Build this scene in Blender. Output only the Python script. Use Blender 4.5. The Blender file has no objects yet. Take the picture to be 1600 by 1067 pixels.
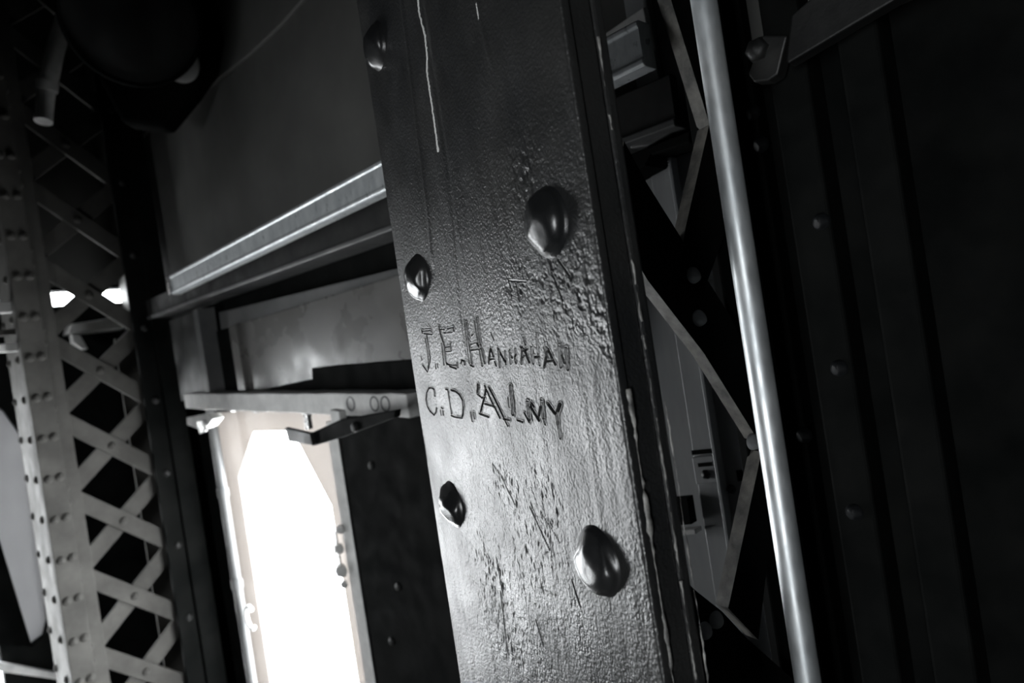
import bpy, bmesh, math, random
import numpy as np
from mathutils import Vector, Matrix

random.seed(7)
rng = np.random.default_rng(11)
scene = bpy.context.scene
COL = scene.collection

# ------------------------------------------------------------------ camera
F = 1050.0                       # focal length in pixels of the 1600 x 1067 frame
EYE = Vector((0, 0, 2.6))
ROLL = math.radians(8.7)
CR = Vector((math.cos(ROLL), 0, -math.sin(ROLL)))
CU = Vector((math.sin(ROLL), 0, math.cos(ROLL)))
CF = Vector((0, 1, 0))
cam_d = bpy.data.cameras.new('camera')
cam = bpy.data.objects.new('camera', cam_d)
COL.objects.link(cam)
cam.matrix_world = Matrix(((CR.x, CU.x, -CF.x, EYE.x), (CR.y, CU.y, -CF.y, EYE.y),
                           (CR.z, CU.z, -CF.z, EYE.z), (0, 0, 0, 1)))
cam_d.sensor_width = 36.0
cam_d.lens = F / 1600 * 36.0
cam_d.clip_start = 0.01
cam_d.dof.use_dof = True
cam_d.dof.focus_distance = 0.55
cam_d.dof.aperture_fstop = 6.3
scene.camera = cam

# ------------------------------------------------------------------ sky, exposure
world = bpy.data.worlds.new('overcast_sky')
scene.world = world
world.use_nodes = True
bgn = world.node_tree.nodes['Background']
bgn.inputs[0].default_value = (0.95, 0.98, 1.0, 1)
bgn.inputs[1].default_value = 19.5
vs = scene.view_settings
vs.view_transform = 'Standard'
vs.look = 'None'
vs.gamma = 1.0
vs.exposure = 0.0
vs.use_curve_mapping = False
scene.render.film_transparent = False


# ------------------------------------------------------------------ helpers
def ray(px, py):
    return CF + CR * ((px - 800) / F) + CU * ((533.5 - py) / F)


def pt(px, py, z):
    return EYE + ray(px, py) * z


class Plane:
    """a vertical plane: s runs along d, h is height, off goes along n (towards the camera side)"""
    def __init__(self, p, d):
        self.p = Vector((p[0], p[1], 0))
        self.d = Vector((d[0], d[1], 0)).normalized()
        n = Vector((self.d.y, -self.d.x, 0))
        if n.dot(EYE - self.p) < 0:
            n = -n
        self.n = n

    def sh(self, px, py, off=0.0):
        r = ray(px, py)
        q = self.p + self.n * off
        k = (q - EYE).dot(self.n) / r.dot(self.n)
        w = EYE + r * k
        return (w - self.p).dot(self.d), w.z

    def xyz(self, s, h, off=0.0):
        v = self.p + self.d * s + self.n * off
        return Vector((v.x, v.y, h))

    def shifted(self, off):
        q = Plane(self.p + self.n * off, self.d)
        return q

    def M(self, s, h, off=0.0):
        """matrix whose local x = along, y = up, z = outward normal"""
        o = self.xyz(s, h, off)
        x = Vector((0, 0, 1)).cross(self.n)
        return Matrix(((x.x, 0, self.n.x, o.x), (x.y, 0, self.n.y, o.y), (0, 1, 0, o.z), (0, 0, 0, 1)))


def tag(o, label=None, cat=None, group=None, kind=None):
    if label: o['label'] = label
    if cat: o['category'] = cat
    if group: o['group'] = group
    if kind: o['kind'] = kind
    return o


def empty(name, loc, label=None, cat=None, group=None, kind=None):
    o = bpy.data.objects.new(name, None)
    o.empty_display_size = 0.05
    o.location = loc
    COL.objects.link(o)
    return tag(o, label, cat, group, kind)


def root_off(o):
    v = Vector((0, 0, 0))
    while o is not None:
        v += Vector(o.location)
        o = o.parent
    return v


def mesh_obj(name, bm, mat, parent=None, smooth=False, bevel=0.0, seg=2):
    """links a world-space bmesh as one object, origin at the thing's base"""
    bmesh.ops.recalc_face_normals(bm, faces=bm.faces)
    if parent is not None:
        off = root_off(parent)
    else:
        xs = [v.co for v in bm.verts]
        off = Vector(((min(c.x for c in xs) + max(c.x for c in xs)) / 2,
                      (min(c.y for c in xs) + max(c.y for c in xs)) / 2, min(c.z for c in xs)))
    bmesh.ops.translate(bm, verts=bm.verts, vec=-off)
    me = bpy.data.meshes.new(name)
    bm.to_mesh(me)
    bm.free()
    if smooth:
        for p in me.polygons: p.use_smooth = True
    me.materials.append(mat)
    o = bpy.data.objects.new(name, me)
    COL.objects.link(o)
    if parent is not None:
        o.parent = parent
    else:
        o.location = off
    if bevel > 0:
        m = o.modifiers.new('bevel', 'BEVEL')
        m.width = bevel; m.segments = seg; m.limit_method = 'ANGLE'; m.angle_limit = math.radians(40)
    return o


def add_prism(bm, plane, poly, o0, o1):
    a = [bm.verts.new(plane.xyz(s, h, o0)) for s, h in poly]
    b = [bm.verts.new(plane.xyz(s, h, o1)) for s, h in poly]
    n = len(poly)
    bm.faces.new(a); bm.faces.new(list(reversed(b)))
    for i in range(n):
        bm.faces.new((a[i], b[i], b[(i + 1) % n], a[(i + 1) % n]))


def prism(name, plane, poly, o0, o1, mat, parent=None, bevel=0.002):
    bm = bmesh.new()
    add_prism(bm, plane, poly, o0, o1)
    return mesh_obj(name, bm, mat, parent, bevel=bevel)


def rect(s0, s1, h0, h1):
    return [(s0, h0), (s1, h0), (s1, h1), (s0, h1)]


def pxpoly(plane, pts, off=0.0):
    return [plane.sh(x, y, off) for x, y in pts]


def holed(name, plane, outer, holes, o0, o1, mat, parent=None, bevel=0.0):
    """a plate with openings cut through it"""
    bm = bmesh.new()
    edges = []
    for loop in [outer] + holes:
        vs_ = [bm.verts.new(plane.xyz(s, h, o1)) for s, h in loop]
        for i in range(len(vs_)):
            edges.append(bm.edges.new((vs_[i], vs_[(i + 1) % len(vs_)])))
    r = bmesh.ops.triangle_fill(bm, use_beauty=True, use_dissolve=False, edges=edges)
    faces = [g for g in bm.faces]
    ext = bmesh.ops.extrude_face_region(bm, geom=faces)
    nv = [g for g in ext['geom'] if isinstance(g, bmesh.types.BMVert)]
    bmesh.ops.translate(bm, verts=nv, vec=plane.n * (o0 - o1))
    return mesh_obj(name, bm, mat, parent, bevel=bevel)


def add_sweep(bm, prof, path, updir=None, close=True, caps=True):
    """sweeps a closed profile [(a,b)] along a list of points; a = sideways, b = up"""
    rings = []
    n = len(path)
    for i, p in enumerate(path):
        t = (path[min(i + 1, n - 1)] - path[max(i - 1, 0)]).normalized()
        up = updir if updir is not None else Vector((0, 0, 1))
        side = t.cross(up)
        if side.length < 1e-5:
            side = t.cross(Vector((1, 0, 0)))
        side.normalize()
        u2 = side.cross(t).normalized()
        rings.append([bm.verts.new(p + side * a + u2 * b) for a, b in prof])
    m = len(prof)
    for i in range(n - 1):
        for j in range(m):
            bm.faces.new((rings[i][j], rings[i][(j + 1) % m], rings[i + 1][(j + 1) % m], rings[i + 1][j]))
    if caps:
        bm.faces.new(list(reversed(rings[0]))); bm.faces.new(rings[-1])


def circle(r, n=16):
    return [(r * math.cos(2 * math.pi * i / n), r * math.sin(2 * math.pi * i / n)) for i in range(n)]


def tube(name, path, r, mat, parent=None, n=20, updir=None):
    bm = bmesh.new()
    add_sweep(bm, circle(r, n), path, updir)
    o = mesh_obj(name, bm, mat, parent, smooth=True)
    m = o.modifiers.new('edges', 'EDGE_SPLIT'); m.split_angle = math.radians(50)
    return o


def sweep(name, prof, path, mat, parent=None, bevel=0.0, updir=None):
    bm = bmesh.new()
    add_sweep(bm, prof, path, updir)
    return mesh_obj(name, bm, mat, parent, bevel=bevel)


def add_lathe(bm, prof, M, n=32):
    """prof [(r, z)] around local z of matrix M"""
    rings = []
    for r, z in prof:
        if r < 1e-6:
            rings.append([bm.verts.new(M @ Vector((0, 0, z)))])
        else:
            rings.append([bm.verts.new(M @ Vector((r * math.cos(2 * math.pi * k / n), r * math.sin(2 * math.pi * k / n), z))) for k in range(n)])
    for a, b in zip(rings[:-1], rings[1:]):
        for k in range(n):
            k2 = (k + 1) % n
            if len(a) == 1 and len(b) == 1: continue
            if len(a) == 1: bm.faces.new((a[0], b[k], b[k2]))
            elif len(b) == 1: bm.faces.new((a[k], b[0], a[k2]))
            else: bm.faces.new((a[k], b[k], b[k2], a[k2]))


def lathe(name, prof, M, mat, parent=None, n=32):
    bm = bmesh.new()
    add_lathe(bm, prof, M, n)
    return mesh_obj(name, bm, mat, parent, smooth=True)


# ------------------------------------------------------------------ materials
def new_mat(name):
    m = bpy.data.materials.new(name)
    m.use_nodes = True
    nt = m.node_tree
    b = nt.nodes['Principled BSDF']
    return m, nt, b


def node(nt, t, **kw):
    n = nt.nodes.new(t)
    for k, v in kw.items():
        if k.startswith('i_'):
            key = k[2:]
            key = int(key) if key.isdigit() else key
            n.inputs[key].default_value = v
        else:
            setattr(n, k, v)
    return n


def metal_paint(name, base, base2, rough, bumps, metallic=0.0, spec=0.5, mix_scale=9.0, coat=0.0, rough_var=0.12, stretch=(1, 1, 1)):
    """painted / bare steel: two-tone noise, roughness mottling, stacked bumps [(scale, strength, distance, detail)]"""
    m, nt, b = new_mat(name)
    tc = node(nt, 'ShaderNodeTexCoord')
    mp = node(nt, 'ShaderNodeMapping')
    mp.inputs['Scale'].default_value = stretch
    nt.links.new(tc.outputs['Object'], mp.inputs['Vector'])
    n1 = node(nt, 'ShaderNodeTexNoise', i_Scale=mix_scale, i_Detail=6.0, i_Roughness=0.62)
    nt.links.new(mp.outputs[0], n1.inputs['Vector'])
    cr = node(nt, 'ShaderNodeValToRGB')
    cr.color_ramp.elements[0].position = 0.36; cr.color_ramp.elements[1].position = 0.68
    cr.color_ramp.elements[0].color = (*base, 1); cr.color_ramp.elements[1].color = (*base2, 1)
    nt.links.new(n1.outputs[0], cr.inputs[0])
    nt.links.new(cr.outputs[0], b.inputs['Base Color'])
    mr = node(nt, 'ShaderNodeMapRange', i_1=0.3, i_2=0.7, i_3=rough - rough_var, i_4=rough + rough_var)
    n2 = node(nt, 'ShaderNodeTexNoise', i_Scale=mix_scale * 2.3, i_Detail=5.0)
    nt.links.new(mp.outputs[0], n2.inputs['Vector'])
    nt.links.new(n2.outputs[0], mr.inputs[0])
    nt.links.new(mr.outputs[0], b.inputs['Roughness'])
    b.inputs['Metallic'].default_value = metallic
    b.inputs['Specular IOR Level'].default_value = spec
    b.inputs['Coat Weight'].default_value = coat
    b.inputs['Coat Roughness'].default_value = 0.2
    prev = None
    for sc, st, di, de in bumps:
        nz = node(nt, 'ShaderNodeTexNoise', i_Scale=sc, i_Detail=de, i_Roughness=0.55)
        nt.links.new(tc.outputs['Object'], nz.inputs['Vector'])
        bp = node(nt, 'ShaderNodeBump', i_Strength=st, i_Distance=di)
        nt.links.new(nz.outputs[0], bp.inputs['Height'])
        if prev is not None:
            nt.links.new(prev.outputs[0], bp.inputs['Normal'])
        prev = bp
    if prev is not None:
        nt.links.new(prev.outputs[0], b.inputs['Normal'])
    return m


BLACK = metal_paint('black_gloss_paint', (0.016, 0.017, 0.018), (0.03, 0.03, 0.029), 0.37,
                    [(170, 0.25, 0.0008, 2), (400, 0.7, 0.0008, 1.5)], spec=0.9, rough_var=.07)
BLACK_SMOOTH = metal_paint('black_rivet_paint', (0.014, 0.015, 0.016), (0.025, 0.025, 0.025), 0.27,
                           [(60, 0.3, 0.002, 1), (300, 0.15, 0.0005, 2)], spec=0.6, rough_var=0.05)
GROOVE_SHADE = metal_paint('matt_groove_shade', (0.006, 0.006, 0.006), (0.012, 0.012, 0.011), 0.85, [(300, 0.3, 0.0005, 2)], spec=0.03)  # shade inside the carved strokes, painted as a dark matt colour
DARK = metal_paint('dark_steel_paint', (0.012, 0.0125, 0.013), (0.028, 0.028, 0.026), 0.5,
                   [(90, 0.3, 0.001, 3), (350, 0.3, 0.0005, 2)], spec=0.4)
DARKER = metal_paint('near_black_steel', (0.004, 0.0046, 0.0045), (0.010, 0.0105, 0.010), 0.75,
                     [(90, 0.3, 0.001, 3)], spec=0.03)  # near-black, low-gloss steel colour
GREYSTEEL = metal_paint('grey_weathered_steel', (0.24, 0.25, 0.26), (0.36, 0.365, 0.365), 0.5,
                        [(60, 0.25, 0.001, 4)], spec=0.5, mix_scale=14, stretch=(1, 1, .25))
TANK = metal_paint('dull_tank_plate', (0.09, 0.09, 0.086), (0.135, 0.135, 0.128), 0.55,
                   [(7, 0.2, 0.008, 3)], spec=0.4, mix_scale=3)
LATT = metal_paint('worn_grey_lattice_paint', (0.044, 0.043, 0.04), (0.074, 0.072, 0.067), 0.75,
                   [(80, 0.25, 0.001, 3)], spec=0.12)
GALV = metal_paint('galvanized_zinc', (0.50, 0.53, 0.55), (0.68, 0.71, 0.72), 0.36,
                   [(120, 0.12, 0.0006, 3)], metallic=0.45, mix_scale=60, stretch=(1, 1, .4))
PIPE = metal_paint('galvanized_pipe_zinc', (0.62, 0.66, 0.68), (0.80, 0.83, 0.84), 0.47,
                   [(140, 0.12, 0.0006, 3)], metallic=0.75, mix_scale=45, stretch=(1, 1, .4))
LIT_EDGE = metal_paint('lit_edge_steel', (0.05, 0.049, 0.045), (0.20, 0.19, 0.17), 0.55,
                   [(110, 0.5, 0.001, 3)], spec=0.4, mix_scale=40)  # paler steel colour that paints light onto the lacing edges
BOARD = metal_paint('whitish_chalky_paint', (0.56, 0.56, 0.55), (0.78, 0.775, 0.76), 0.6,
                    [(70, 0.4, 0.0015, 4)], spec=0.3, mix_scale=22)
BEAM = metal_paint('grey_beam_paint', (0.075, 0.078, 0.08), (0.12, 0.12, 0.118), 0.42,
                   [(70, 0.25, 0.001, 3)], spec=0.5)
PALE = metal_paint('paint_run_highlight', (0.75, 0.75, 0.73), (0.9, 0.9, 0.88), 0.3, [(300, 0.3, 0.0006, 2)], mix_scale=80)  # pale colour paints in the highlight along the raised paint runs
CHIP = metal_paint('chipped_edge_paint', (0.06, 0.06, 0.06), (0.62, 0.61, 0.58), 0.45, [(400, 0.6, 0.0008, 3)], mix_scale=70)
ZINC = metal_paint('bright_bolt_zinc', (0.5, 0.5, 0.5), (0.7, 0.7, 0.69), 0.3, [(200, 0.1, 0.0005, 2)], metallic=0.9, mix_scale=50)


def sheet_mat(name, col, trans):
    """translucent sheet: its tint sets how much daylight glows through"""
    m, nt, b = new_mat(name)
    tc = node(nt, 'ShaderNodeTexCoord')
    nz = node(nt, 'ShaderNodeTexNoise', i_Scale=9.0, i_Detail=5.0)
    nt.links.new(tc.outputs['Object'], nz.inputs['Vector'])
    cr = node(nt, 'ShaderNodeValToRGB')
    cr.color_ramp.elements[0].position = 0.3; cr.color_ramp.elements[1].position = 0.75
    cr.color_ramp.elements[0].color = (*[c * 0.85 for c in col], 1); cr.color_ramp.elements[1].color = (*col, 1)
    nt.links.new(nz.outputs[0], cr.inputs[0])
    nt.links.new(cr.outputs[0], b.inputs['Base Color'])
    b.inputs['Roughness'].default_value = 0.45
    tr = node(nt, 'ShaderNodeBsdfTranslucent')
    tr.inputs[0].default_value = (*trans, 1)
    ad = node(nt, 'ShaderNodeAddShader')
    nt.links.new(b.outputs[0], ad.inputs[0]); nt.links.new(tr.outputs[0], ad.inputs[1])
    out = nt.nodes['Material Output']
    nt.links.new(ad.outputs[0], out.inputs[0])
    return m


SHEET = sheet_mat('tan_glare_sheet', (0.3, 0.28, 0.265), (0.165, 0.155, 0.147))  # translucency puts the window's glare into the tan sheet
DIM_PANE = sheet_mat('edge_darkened_pane', (0.25, 0.25, 0.25), (0.10, 0.10, 0.101))  # lens darkening at the frame edge put into the pane's grey

# ------------------------------------------------------------------ planes of the place
WDIR = Vector((-0.7071, 0.7071, 0))
WALL = Plane(pt(460, 700, 1.65), WDIR)          # the wall with the windows; s grows to the far left
s_corner = WALL.sh(214, 600)[0]
CORNER = WALL.xyz(s_corner, 0)
LEFT = Plane(CORNER, (-0.7071, -0.7071, 0))     # the side wall, s grows from the far corner towards the camera side
FLOOR_Z, CEIL_Z = 0.0, 4.4
ROOM_L, ROOM_D = 7.2, 3.6

# ------------------------------------------------------------------ room shell
def win_poly(s0, s1, h0, h1, c):
    """opening with chamfered top corners"""
    cw = c * 0.62
    return [(s0, h0), (s1, h0), (s1, h1 - c), (s1 - cw, h1), (s0 + cw, h1), (s0, h1 - c)]


# window 1, seen beside the column
sL, hL = WALL.sh(372, 745); sR, hR = WALL.sh(517, 790)
sT, hT = WALL.sh(420, 674)
w1_h0 = 0.95
W1 = [(sR, w1_h0), (sL, w1_h0), (sL, hL), (WALL.sh(395, 676)[0], hT), (WALL.sh(456, 676)[0], hT), (sR, hR)]
# window 2, far left, on the side wall
W2 = pxpoly(LEFT, [(-6, 632), (8, 642), (42, 690), (52, 762), (62, 850), (76, 970), (70, 995), (50, 1010), (-14, 1008)])
w2s = max(p[0] for p in W2); w2bot = min(p[1] for p in W2); w2top = max(p[1] for p in W2)
# bright slit under the tank
sl_h = (LEFT.sh(180, 460)[1] + LEFT.sh(100, 467)[1]) / 2
SLIT = rect(LEFT.sh(203, 462)[0], LEFT.sh(-40, 480)[0], sl_h - .026, sl_h + .026)
s_right = s_corner - ROOM_L
s1L = WALL.sh(350, 745)[0]; s1R = WALL.sh(541, 760)[0]
big1 = [(s1R, w1_h0 - .1), (s1L, w1_h0 - .1), (s1L, hT + .06), (s1R, hT + .06)]
wall_back = holed('wall_back', WALL, rect(s_right, s_corner, FLOOR_Z, CEIL_Z), [big1], -0.05, 0.0, DARKER)
tag(wall_back, 'dull dark steel plate wall behind the columns', 'wall', kind='structure')

# side wall with tall windows, outside the frame on the left
W3 = win_poly(.50, .86, 1.30, 2.68, .10)
wall_left = holed('wall_left', LEFT, rect(-0.05, ROOM_D, FLOOR_Z, CEIL_Z), [W2, SLIT, W3], -0.05, 0.0, DARKER)
tag(wall_left, 'dark steel side wall with a tall window', 'wall', kind='structure')
pA = WALL.xyz(s_right, 0); pD = LEFT.xyz(ROOM_D, 0)
RIGHT = Plane(pA, (-0.7071, -0.7071, 0)); FRONT = Plane(pD, (0.7071, -0.7071, 0))
tag(prism('wall_right', RIGHT, rect(-.05, ROOM_D, FLOOR_Z, CEIL_Z), -.05, 0, DARKER, bevel=0), 'dark steel wall at the unlit end of the room', 'wall', kind='structure')
wf = (Vector((-1.53, -2.44, 0)) - pD).dot(FRONT.d)
W4 = win_poly(wf - .38, wf + .38, 1.40, 2.58, .12)
tag(holed('wall_front', FRONT, rect(-.05, ROOM_L + .05, FLOOR_Z, CEIL_Z), [W4], -.05, 0, DARKER), 'dark steel wall behind the viewer', 'wall', kind='structure')


def slab(name, z0, z1, mat):
    c = [WALL.xyz(s_corner, 0), WALL.xyz(s_right, 0), RIGHT.xyz(ROOM_D, 0), LEFT.xyz(ROOM_D, 0)]
    bm = bmesh.new()
    a = [bm.verts.new((p.x, p.y, z0)) for p in c]; b = [bm.verts.new((p.x, p.y, z1)) for p in c]
    bm.faces.new(a); bm.faces.new(list(reversed(b)))
    for i in range(4): bm.faces.new((a[i], b[i], b[(i + 1) % 4], a[(i + 1) % 4]))
    return mesh_obj(name, bm, mat)


tag(slab('floor', -.05, 0, DARK), 'dark steel deck floor', 'floor', kind='structure')
bm = bmesh.new()  # unseen slab added to keep rear-window light off the upper scene
cs_ = [WALL.xyz(s_corner - .05, 0, 1.35), WALL.xyz(s_right + .05, 0, 1.35), WALL.xyz(s_right + .05, 0, ROOM_D - .05), WALL.xyz(s_corner - .05, 0, ROOM_D - .05)]
va = [bm.verts.new((p.x, p.y, 2.74)) for p in cs_]; vb = [bm.verts.new((p.x, p.y, 2.84)) for p in cs_]
bm.faces.new(va); bm.faces.new(list(reversed(vb)))
for i in range(4): bm.faces.new((va[i], vb[i], vb[(i + 1) % 4], va[(i + 1) % 4]))
tag(mesh_obj('light_baffle_1', bm, DARKER), 'unseen black slab added overhead to block light from the rear window', 'light blocker', kind='structure')
tag(slab('ceiling', CEIL_Z, CEIL_Z + .05, DARKER), 'black steel ceiling', 'ceiling', kind='structure')


def portal(plane, poly, name):
    ss = [p[0] for p in poly]; hh = [p[1] for p in poly]
    L = bpy.data.lights.new(name, 'AREA')
    L.shape = 'RECTANGLE'
    L.size = max(ss) - min(ss); L.size_y = max(hh) - min(hh)
    L.cycles.is_portal = True
    o = bpy.data.objects.new(name, L)
    COL.objects.link(o)
    M = plane.M((max(ss) + min(ss)) / 2, (max(hh) + min(hh)) / 2, -0.06)
    o.matrix_world = M @ Matrix.Rotation(math.pi, 4, 'X')
    return o


for nm, pl, po in (('window_portal', WALL, big1), ('window_portal', LEFT, W2), ('slit_portal', LEFT, SLIT), ('window_portal', LEFT, W3), ('window_portal', FRONT, W4)):
    portal(pl, po, nm)

# ------------------------------------------------------------------ the riveted column with the carved names
pl_ = pt(671, 533, .656); pr_ = pt(883, 533, .4375)
U = Vector((pr_.x - pl_.x, pr_.y - pl_.y, 0)).normalized()
FACE = Plane(pl_, U)
e0 = FACE.sh(638, 533)[0]
FACE = Plane(FACE.xyz(e0, 0), U)                # s = 0 at the left edge, grows towards the viewer
SW = FACE.sh(956, 533)[0]
B = -FACE.n                                      # into the column
col_root = empty('riveted_column', FACE.xyz(SW / 2, 0, -.05),
                 'black painted riveted steel column with carved names', 'column')


def chain(x0, y0, k, *strokes):
    out = []
    for st in strokes:
        w = 0.0
        if isinstance(st[0], (int, float)):
            w = st[0]; st = st[1:]
        out.append((w if w else 1.0, [(x0 + a / k, y0 + b / k) for a, b in st]))
    return out


SA = chain(640, 480, 8.894,
  [(168, 312), (182, 355)], [(182, 326), (298, 316)], [(290, 288), (306, 340)], [(200, 362), (312, 372)], [.7, (180, 298), (290, 286)],
  [1.2, (236, 372), (256, 480), (272, 590), (290, 690), (286, 765), (258, 835)], [(220, 430), (242, 545), (258, 660), (266, 780)],
  [(178, 800), (215, 850), (250, 895), (276, 825)], [.7, (158, 680), (170, 735)],
  [(362, 790), (370, 852)], [(388, 788), (396, 835)],
  [1.2, (408, 262), (438, 395), (470, 478), (490, 560), (496, 650), (512, 765), (526, 790)], [(450, 500), (466, 640), (482, 800)],
  [(430, 302), (488, 300)], [1.1, (480, 352), (592, 340)], [(530, 295), (608, 274)], [1.2, (608, 264), (618, 330)],
  [(494, 555), (556, 545)], [1.1, (568, 500), (576, 595)], [(500, 612), (582, 602)],
  [1.1, (520, 785), (582, 800), (652, 798)], [1.2, (664, 768), (672, 832)], [1.2, (560, 818), (650, 850)],
  [1.1, (718, 778), (728, 732), (766, 742), (768, 795)],
  [1.4, (764, 200), (795, 430), (832, 772)], [1.2, (790, 212), (826, 450), (872, 790)],
  [1.2, (905, 188), (955, 480), (1012, 812)], [1.5, (940, 148), (985, 480), (1046, 772)],
  [(842, 512), (930, 482), (952, 530)], [1.1, (862, 592), (982, 570)], [.8, (862, 390), (890, 368)], [(840, 800), (890, 822)])
SB = chain(760, 500, 8.894,
  [(60, 398), (42, 510), (34, 605)], [(64, 398), (84, 450), (102, 512)], [(38, 546), (102, 535)], [(118, 578), (140, 632)],
  [1.1, (174, 425), (190, 655)], [1.1, (163, 388), (262, 575)], [(262, 428), (276, 612)],
  [1.1, (328, 415), (342, 605)], [1.1, (404, 398), (414, 470), (400, 522), (416, 598)], [.8, (345, 488), (366, 522)],
  [1.1, (502, 370), (490, 605)], [(528, 250), (542, 335)], [1.2, (478, 368), (552, 422)], [1.5, (538, 415), (600, 582)], [1.1, (582, 398), (500, 432)], [.8, (505, 522), (540, 488)],
  [1.3, (630, 376), (656, 602)], [1.1, (704, 180), (718, 400), (746, 625)], [1.1, (668, 505), (732, 512)],
  [1.3, (846, 378), (842, 490), (810, 655)], [1.4, (860, 400), (962, 612)], [1.1, (848, 566), (936, 560)],
  [1.5, (1014, 368), (1040, 652)], [1.0, (1028, 415), (1090, 592)], [1.6, (1110, 388), (1136, 685)], [.3, (60, 170), (105, 270)])
SC = chain(650, 580, 9.7,
  [1.4, (290, 372), (276, 272), (244, 248), (200, 252), (166, 320), (154, 430), (174, 530), (220, 610), (278, 660), (308, 620), (316, 556)],
  [1.1, (374, 588), (386, 662)], [1.1, (408, 598), (418, 660)], [.8, (384, 548), (412, 562)],
  [1.2, (452, 270), (484, 276), (512, 450), (542, 640)], [1.5, (538, 284), (600, 300), (660, 350), (708, 440), (722, 540), (716, 640), (700, 702)],
  [1.2, (538, 672), (600, 694), (690, 704)],
  [2.2, (946, 205), (940, 330)], [.8, (935, 345), (1000, 400), (1050, 372)],
  [1.4, (834, 628), (856, 752)], [1.6, (880, 628), (892, 712)],
  [1.5, (1060, 270), (1050, 360), (985, 615)], [1.2, (1042, 215), (1150, 450), (1275, 702)], [1.5, (1108, 240), (1215, 450), (1330, 692)], [.7, (1330, 692), (1392, 832)],
  [1.3, (1052, 493), (1172, 525)], [1.4, (968, 640), (1102, 690)], [1.0, (1330, 722), (1418, 736)])
SD = chain(760, 580, 9.7,
  [2.2, (368, 218), (388, 430), (406, 652)], [.7, (328, 398), (346, 545)], [1.0, (470, 740), (552, 770)],
  [2.2, (628, 465), (656, 732)], [1.0, (575, 628), (650, 772)], [1.8, (640, 478), (802, 742)], [1.1, (680, 470), (722, 532)],
  [1.4, (822, 540), (800, 692)], [2.1, (844, 448), (868, 705)], [1.1, (868, 705), (892, 802)],
  [2.0, (938, 488), (1042, 632)], [2.2, (1126, 498), (1080, 622)], [1.9, (1074, 620), (1090, 800)], [1.4, (1090, 800), (1126, 1012)])
SCR = chain(0, 0, 1,                              # other scratches on the plate
  [.6, (806, 440), (812, 470)], [.5, (795, 438), (822, 440)], [.6, (862, 425), (880, 470)], [.5, (872, 405), (890, 430)],
  [.5, (838, 970), (850, 1010)], [.5, (895, 910), (908, 950)], [.35, (782, 925), (793, 1020)], [.35, (775, 870), (786, 930)],
  [.5, (828, 792), (860, 860)], [.4, (756, 865), (768, 880)], [.4, (740, 908), (764, 920)], [.4, (872, 982), (880, 996)],
  [.4, (845, 800), (876, 850)], [.35, (770, 725), (790, 752)], [.35, (784, 745), (805, 790)])
STROKES = SA + SB + SC + SD + SCR


def vnoise(x, y, scale, seed):
    """smooth value noise on arrays"""
    r = np.random.default_rng(seed)
    g = r.random((256, 256))
    xf = x * scale; yf = y * scale
    xi = np.floor(xf).astype(int); yi = np.floor(yf).astype(int)
    tx = xf - xi; ty = yf - yi
    tx = tx * tx * (3 - 2 * tx); ty = ty * ty * (3 - 2 * ty)
    a = g[yi % 256, xi % 256]; b = g[yi % 256, (xi + 1) % 256]
    c = g[(yi + 1) % 256, xi % 256]; d = g[(yi + 1) % 256, (xi + 1) % 256]
    return (a * (1 - tx) + b * tx) * (1 - ty) + (c * (1 - tx) + d * tx) * ty - .5


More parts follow.
